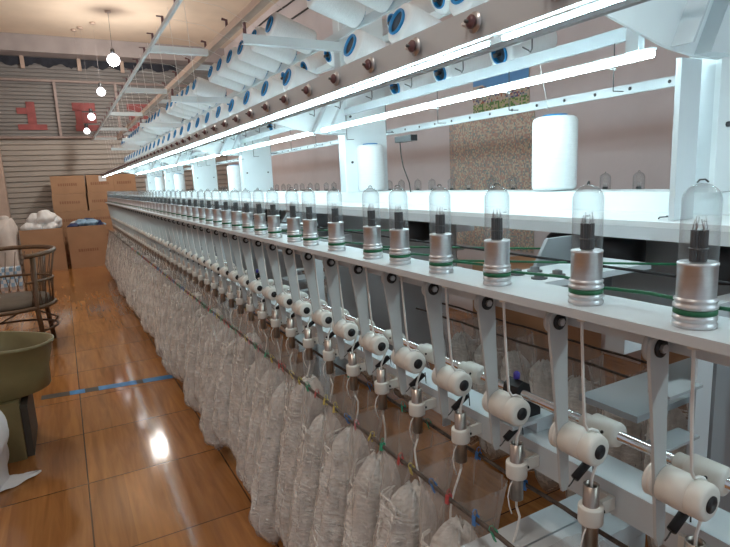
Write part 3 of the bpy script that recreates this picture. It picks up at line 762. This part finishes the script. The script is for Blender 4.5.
# fine yarns between the outer rail and the packages
mb_ = 0
g = 'fine yarns strung from the outer rail'
for k in range(24):
    y = .65+.3534*k
    tag(MB().tube([(.56, y, R(.872)), (.80, y+.05, R(.86)), (1.02, y+.12, R(.79))], .0009, 'cord', 4).build('yarn_strand'), 'fine white yarn strung from the outer rail hooks to the upper packages', 'yarn', g)
for k in range(16):
    y = 2.6+.3534*k
    tag(MB().tube([(.572, y, R(.87)), (.625, y+.1, R(.256))], .0009, 'cord', 4).build('yarn_strand'), 'fine white yarn dropping from the outer rail hooks to the front rail', 'yarn', g)
tag(MB().tube([(1.35, 1.243, R(.18)), (1.26, 1.20, R(.33))], .0009, 'cord', 4).build('yarn_strand'), 'fine white yarn rising from the largest upright package', 'yarn')

# ------------------------------------------------------------------ cartons at the back
def carton(x0, x1, y0, y1, z0, h, label, group, open_=False, mark=True, lab_=False):
    t = thing('cardboard_carton', label, 'carton', ((x0+x1)/2, (y0+y1)/2, z0), group)
    a = (x1-x0)/2; b = (y1-y0)/2; mb = MB()
    if open_:
        th = .008
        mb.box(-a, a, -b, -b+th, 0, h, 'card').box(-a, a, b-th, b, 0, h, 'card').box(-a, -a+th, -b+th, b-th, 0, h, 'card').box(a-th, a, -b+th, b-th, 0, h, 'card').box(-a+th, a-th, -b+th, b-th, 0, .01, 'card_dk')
    else:
        mb.box(-a, a, -b, b, 0, h-.004, 'card')
    mb.build('box', t)
    if not open_: MB().box(-a, -.002, -b, b, h-.0038, h-.0005, 'card').box(.002, a, -b, b, h-.0038, h-.0005, 'card').box(-.03, .03, -b-.001, b, h-.0004, h, 'tape').build('lid_flaps', t)
    if mark:
        mk = MB(); x = -min(.18, a-.06); xe = -x; rd = random.Random(int(x0*100)+int(z0*10))
        zc = h*.5 if not open_ else h*.42
        while x < xe-.03:
            w_ = rd.uniform(.018, .034); mk.box(x, x+w_, -b-.002, -b-.0002, zc-.025, zc+.03, 'print'); x += w_+.012
        mk.build('printed_line', t)
    if lab_: MB().box(-.02, .12, -b-.003, -b-.0002, h*.62, h*.94, 'cream' if 0 else 'cloth').build('white_label', t)
    return t
g = 'stacked brown cartons at the back wall'
hx = [-.15, .475, .995]; WW = [.61, .505, .43]; Hs = (1.757-.0)/5
rows = ['bottom', 'second', 'middle', 'fourth', 'top']; colsn = ['left', 'centre', 'right']
for c in range(3):
    for r_ in range(5):
        o = carton(hx[c]+.004+.01*((r_*7+c) % 3-1), hx[c]+WW[c]-.004+.01*((r_*7+c) % 3-1), 12.45, 12.98, Hs*r_+.001*r_, Hs-.001, 'brown carton in the %s column of the stack, %s row' % (colsn[c], rows[r_]), g, lab_=(c == 1 and r_ == 4))
A = carton(-.74, -.05, 11.65, 12.25, 0, .79, 'open brown carton on the floor heaped with white fluff, left one', 'open cartons before the stack', True, False)
B = carton(.02, .68, 11.65, 12.25, 0, .79, 'open brown carton holding blue and white plastic bags, right one', 'open cartons before the stack', True, True)
# fluffy heap in A
def blob(name, c, r, m, label, cat, seed, sq=(1, 1, 1), amp=.18, group=None):
    rd = random.Random(seed); ph = [rd.uniform(0, 6) for _ in range(6)]
    n1, n2 = 16, 22; vs = []; fs = []
    for i in range(n1+1):
        th = PI*i/n1
        for k in range(n2):
            a = 2*PI*k/n2
            q = 1+amp*(math.sin(3*a+ph[0]+2*th)*.5+math.sin(5*th+ph[1]+a)*.4+math.sin(7*a-3*th+ph[2])*.3)*math.sin(th)
            vs.append((c[0]+r*q*sq[0]*math.sin(th)*math.cos(a), c[1]+r*q*sq[1]*math.sin(th)*math.sin(a), c[2]+r*q*sq[2]*math.cos(th)))
    for i in range(n1):
        for k in range(n2): fs.append((i*n2+k, i*n2+(k+1) % n2, (i+1)*n2+(k+1) % n2, (i+1)*n2+k))
    mb = MB().add(vs, fs, m, True)
    cc = Vector(c); mb.v = [tuple(Vector(v)-cc) for v in mb.v]
    o = mb.build(name, None, c); tag(o, label, cat, group); return o
g = 'white yarn fluff heaped in the left open carton'
FL = [(-.59, 11.86, .80, .13), (-.45, 11.95, .93, .17), (-.30, 11.85, .98, .17), (-.17, 11.95, .90, .15), (-.45, 11.85, .78, .16), (-.24, 11.83, .80, .15), (-.56, 12.05, .74, .13)]
dirs = ['leftmost low', 'left upper', 'topmost', 'right upper', 'lower middle', 'lower right', 'rear left']
for k, (x, y, z, r) in enumerate(FL): blob('yarn_fluff', (x, y, z), r*.9, 'yarn', '%s lump of white yarn fluff in the left open carton' % dirs[k], 'yarn fluff', 60+k, amp=.25, group=g)
g = 'crumpled plastic bags in the right open carton'
BL = [(.15, 11.85, .78, .10, 'navy'), (.30, 11.9, .82, .13, 'bluebag'), (.45, 11.83, .82, .12, 'bluebag'), (.56, 11.95, .80, .11, 'navy'), (.22, 12.05, .80, .12, 'cloth'), (.40, 12.07, .83, .13, 'navy'), (.60, 12.1, .77, .1, 'bluebag')]
nm = ['leftmost navy', 'large pale blue', 'front pale blue', 'right navy', 'rear white', 'rear navy', 'rear right pale blue']
for k, (x, y, z, r, m) in enumerate(BL): blob('plastic_bag', (x, y, z), r*.9, m, '%s crumpled plastic bag in the right open carton' % nm[k], 'plastic bag', 80+k, sq=(1.1, .9, .8), amp=.35, group=g)
# woven sacks by the pillar
def sack(x, y, h, r, m, label, seed, name='woven_sack'):
    rd = random.Random(seed); ph = rd.uniform(0, 6); t = thing(name, label, 'sack', (x, y, 0))
    vs = []; fs = []; n1, n2 = 18, 28
    for i in range(n1+1):
        u = i/n1; rr_ = r*(.86+.18*math.sin(u*2.7)) if u < .86 else r*(1.0-1.9*(u-.86))
        for k in range(n2):
            a = 2*PI*k/n2; q = rr_*(1+.07*math.sin(4*a+ph+5*u)+.04*math.sin(9*a+u*8))
            vs.append((q*math.cos(a)+.05*math.sin(u*3+ph)*u, q*.8*math.sin(a), h*u+(.05*math.sin(3*a+ph) if u > .9 else 0)))
    for i in range(n1):
        for k in range(n2): fs.append((i*n2+k, i*n2+(k+1) % n2, (i+1)*n2+(k+1) % n2, (i+1)*n2+k))
    fs += [tuple(range(n2-1, -1, -1)), tuple(n1*n2+k for k in range(n2))]
    MB().add(vs, fs, m, True).build('sack_body', t)
    MB().lathe([(r*.55, h*.93), (r*.30, h*1.0), (r*.42, h*1.07), (r*.2, h*1.10)], m, 16, Matrix.Translation((.05*math.sin(3+ph), 0, 0))).build('tied_neck', t)
    return t
sack(-.97, 11.75, .98, .20, 'sack', 'tall white sack standing between the peach pillar and the left open carton', 5)
sack(-1.35, 11.4, .85, .24, 'sack', 'stout white sack at the left picture edge near the brown door', 6)
t = thing('checked_bundle', 'blue and white checked bundle on the floor behind the rattan chair', 'bundle', (-.86, 10.3, 0))
mb = MB()
for k in range(5):
    for j in range(6):
        mb.box(-.15+.05*j, -.15+.05*j+.049, -.12, .12, .06*k, .06*k+.059, 'bluebag' if (j+k) % 2 else 'cloth')
mb.build('bundle_cloth', t)

# ------------------------------------------------------------------ rattan chair
t = thing('rattan_chair', 'dark rattan armchair with curved arm rail, cut by the left picture edge', 'chair', (-.57, 5.95, 0))
def arc(rx, ry, z, a0, a1, n=20, dz=0): return [(rx*math.cos(a0+(a1-a0)*k/n), ry*math.sin(a0+(a1-a0)*k/n), z+dz*math.sin(PI*k/n)) for k in range(n+1)]
# chair looks towards -x -y; the arm rail curls round to the right-hand side
MB().tube(arc(.45, .40, .90, math.radians(-60), math.radians(200), 28, .03), .021, 'rattan', 10).build('arm_rail', t)
MB().tube(arc(.40, .36, .42, 0, 2*PI, 28)[:-1], .02, 'rattan', 8, closed=True).build('seat_ring', t)
MB().lathe([(.0, .43), (.37, .43), (.385, .455), (.36, .50), (.0, .515)], 'cush', 28, Matrix.Diagonal((1, .9, 1, 1))).build('seat_cushion', t)
for k, a in enumerate((-50, 40, 130, 215)):
    ar = math.radians(a)
    top = (.44*math.cos(ar), .39*math.sin(ar), .885 if a != 215 else .42)
    MB().tube([(.435*math.cos(ar)*1.02, .385*math.sin(ar), .0), (.40*math.cos(ar), .36*math.sin(ar), .42), top], .021, 'rattan', 8).build('leg', t)
for z in (.20,): MB().tube(arc(.40, .36, z, 0, 2*PI, 28)[:-1], .011, 'rattan', 7, closed=True).build('lower_ring', t)
for k, a in enumerate((-50, 40, 130, 215)):
    a1 = math.radians(a); a2 = math.radians(a+88)
    MB().tube([(.41*math.cos(a1), .37*math.sin(a1), .40), (.41*math.cos((a1+a2)/2), .37*math.sin((a1+a2)/2), .27), (.41*math.cos(a2), .37*math.sin(a2), .14)], .009, 'rattan', 6).build('cross_brace', t)
mb = MB()
for k in range(24):
    a = math.radians(-55+k*10.8)
    mb.tube([(.39*math.cos(a), .35*math.sin(a), .43), (.40*math.cos(a+.09), .36*math.sin(a+.09), .66), (.445*math.cos(a+.02), .395*math.sin(a+.02), .89)], .004, 'rattan', 5)
    if k % 1 == 0: mb.tube([(.39*math.cos(a+.1), .35*math.sin(a+.1), .43), (.41*math.cos(a-.02), .37*math.sin(a-.02), .66)], .004, 'rattan', 5)
mb.tube(arc(.41, .365, .66, math.radians(-60), math.radians(205), 26), .012, 'rattan', 7)
mb.build('woven_back', t)

# ------------------------------------------------------------------ olive bin, carton, cloth at lower left
t = thing('olive_bin', 'round olive waste drum standing in a cut-down carton at lower left', 'bin', (-.52, 3.58, 0))
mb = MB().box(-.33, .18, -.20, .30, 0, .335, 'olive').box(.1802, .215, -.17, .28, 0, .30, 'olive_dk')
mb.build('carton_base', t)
prof = [(.0, .336), (.262, .336), (.268, .345), (.285, .45), (.305, .60), (.315, .605), (.315, .622), (.298, .622), (.276, .45), (.26, .36), (.0, .35)]
T_ = Matrix.Translation((.06, .05, 0)) @ Matrix.Diagonal((1.0, .84, 1, 1))
mbd = MB().lathe(prof, 'olive', 36, T_)
mbd.v = [(v[0]+.008*math.sin(v[2]*22+v[1]*9), v[1], v[2]+.012*math.sin(v[0]*11+1)*(v[2] > .5)) for v in mbd.v]
mbd.build('drum', t)
def cloth_blob(loc, label):
    t = thing('white_cloth', label, 'cloth', loc)
    rd = random.Random(9); n = 22; m_ = 16; vs = []; fs = []
    for i in range(n+1):
        u = i/n
        for k in range(m_):
            a = 2*PI*k/m_
            # a hanging twist of cloth that spreads on the floor and runs out to a tail
            z = .46*(1-u)**1.1+.012
            r = .06+.05*math.sin(u*3.0)+.05*u*u
            x = .0+.035*math.sin(u*5)+r*math.cos(a)*(1+.18*math.sin(3*a+u*9)); y = r*.8*math.sin(a)*(1+.15*math.sin(4*a-u*7))
            if u > .85: x += (u-.85)/.15*.03
            vs.append((x, y, max(.003, z+.008*math.sin(5*a+u*12))))
    for i in range(n):
        for k in range(m_): fs.append((i*m_+k, i*m_+(k+1) % m_, (i+1)*m_+(k+1) % m_, (i+1)*m_+k))
    fs += [tuple(range(m_-1, -1, -1)), tuple(n*m_+k for k in range(m_))]
    MB().add(vs, fs, 'cloth', True).build('hanging_fold', t)
    vs = []; fs = []
    for i in range(13):
        u = i/12; x = .06+.18*u; w_ = .07*(1-u)**.7+.006; yy = -.01+.06*u*u
        for k in range(9):
            s_ = -1+2*k/8; vs.append((x+.015*math.sin(s_*5), yy+w_*s_, .004+.045*(1-u)*(1-s_*s_)+.004*math.sin(k*2+i)+.003))
    for i in range(12):
        for k in range(8): fs.append((i*9+k, (i+1)*9+k, (i+1)*9+k+1, i*9+k+1))
    MB().add(vs, fs, 'cloth', True).build('tail', t)
cloth_blob((-.52, 3.13, 0), 'white cloth slumped against the olive bin, its tail lying on the floor')

# blue floor tape with worn dark patches
t = thing('floor_tape', 'worn blue tape strip across the wooden floor by the bags', 'tape', (0, 4.34, 0))
mb = MB(); x = -.30
rd = random.Random(4)
while x < .95:
    m = 'olive_dk' if (x < -.25 or rd.random() < .25) else 'bluetape'; w_ = rd.choice([.10, .16, .2]) if m == 'bluetape' else .045
    y0 = -.13*(x)*.95+.01
    mb.add([(x, y0-.045, .0015), (x+w_, y0-.13*w_-.045, .0015), (x+w_, y0-.13*w_+.045, .0015), (x, y0+.045, .0015), (x, y0-.045, .0), (x+w_, y0-.13*w_-.045, .0), (x+w_, y0-.13*w_+.045, .0), (x, y0+.045, .0)],
           [(0, 1, 2, 3), (0, 4, 5, 1), (3, 2, 6, 7)], m); x += w_
mb.build('tape_strip', t)

# cartons and a yellow box seen under the far side
g = 'cartons on the floor beyond the machine'
carton(2.55, 3.1, 1.1, 1.7, 0, .75, 'brown carton beyond the machine, seen low between the second and third tension arm', g, mark=False)
carton(2.6, 3.15, 2.4, 3.1, 0, .80, 'brown carton beyond the machine, seen low behind the fourth tension arm', g, mark=False)

# ------------------------------------------------------------------ light, world, camera
W_ = bpy.data.worlds.new('hall air'); S.world = W_; W_.use_nodes = True
W_.node_tree.nodes['Background'].inputs[0].default_value = (.80, .86, .95, 1); W_.node_tree.nodes['Background'].inputs[1].default_value = .34
import mathutils
f = 543.
ax = Vector((1005, -141.5, f)).normalized(); ay = Vector((-305, -81.5, f)).normalized()
az = ax.cross(ay).normalized(); ay = az.cross(ax).normalized()
# rows of Rw = world axes in camera space (x right, y down, z forward)
right = Vector((ax.x, ay.x, az.x)); down = Vector((ax.y, ay.y, az.y)); fwd = Vector((ax.z, ay.z, az.z))
cam = bpy.data.cameras.new('camera'); co = bpy.data.objects.new('camera', cam); COL.objects.link(co)
mw = Matrix((( right.x, -down.x, -fwd.x, 0), (right.y, -down.y, -fwd.y, 0), (right.z, -down.z, -fwd.z, H), (0, 0, 0, 1)))
co.matrix_world = mw
cam.sensor_width = 36; cam.lens = f*36/730; cam.clip_start = .02
S.camera = co
vs_ = S.view_settings; vs_.view_transform = 'Standard'; vs_.look = 'None'; vs_.gamma = 1; vs_.exposure = .38; vs_.use_curve_mapping = False
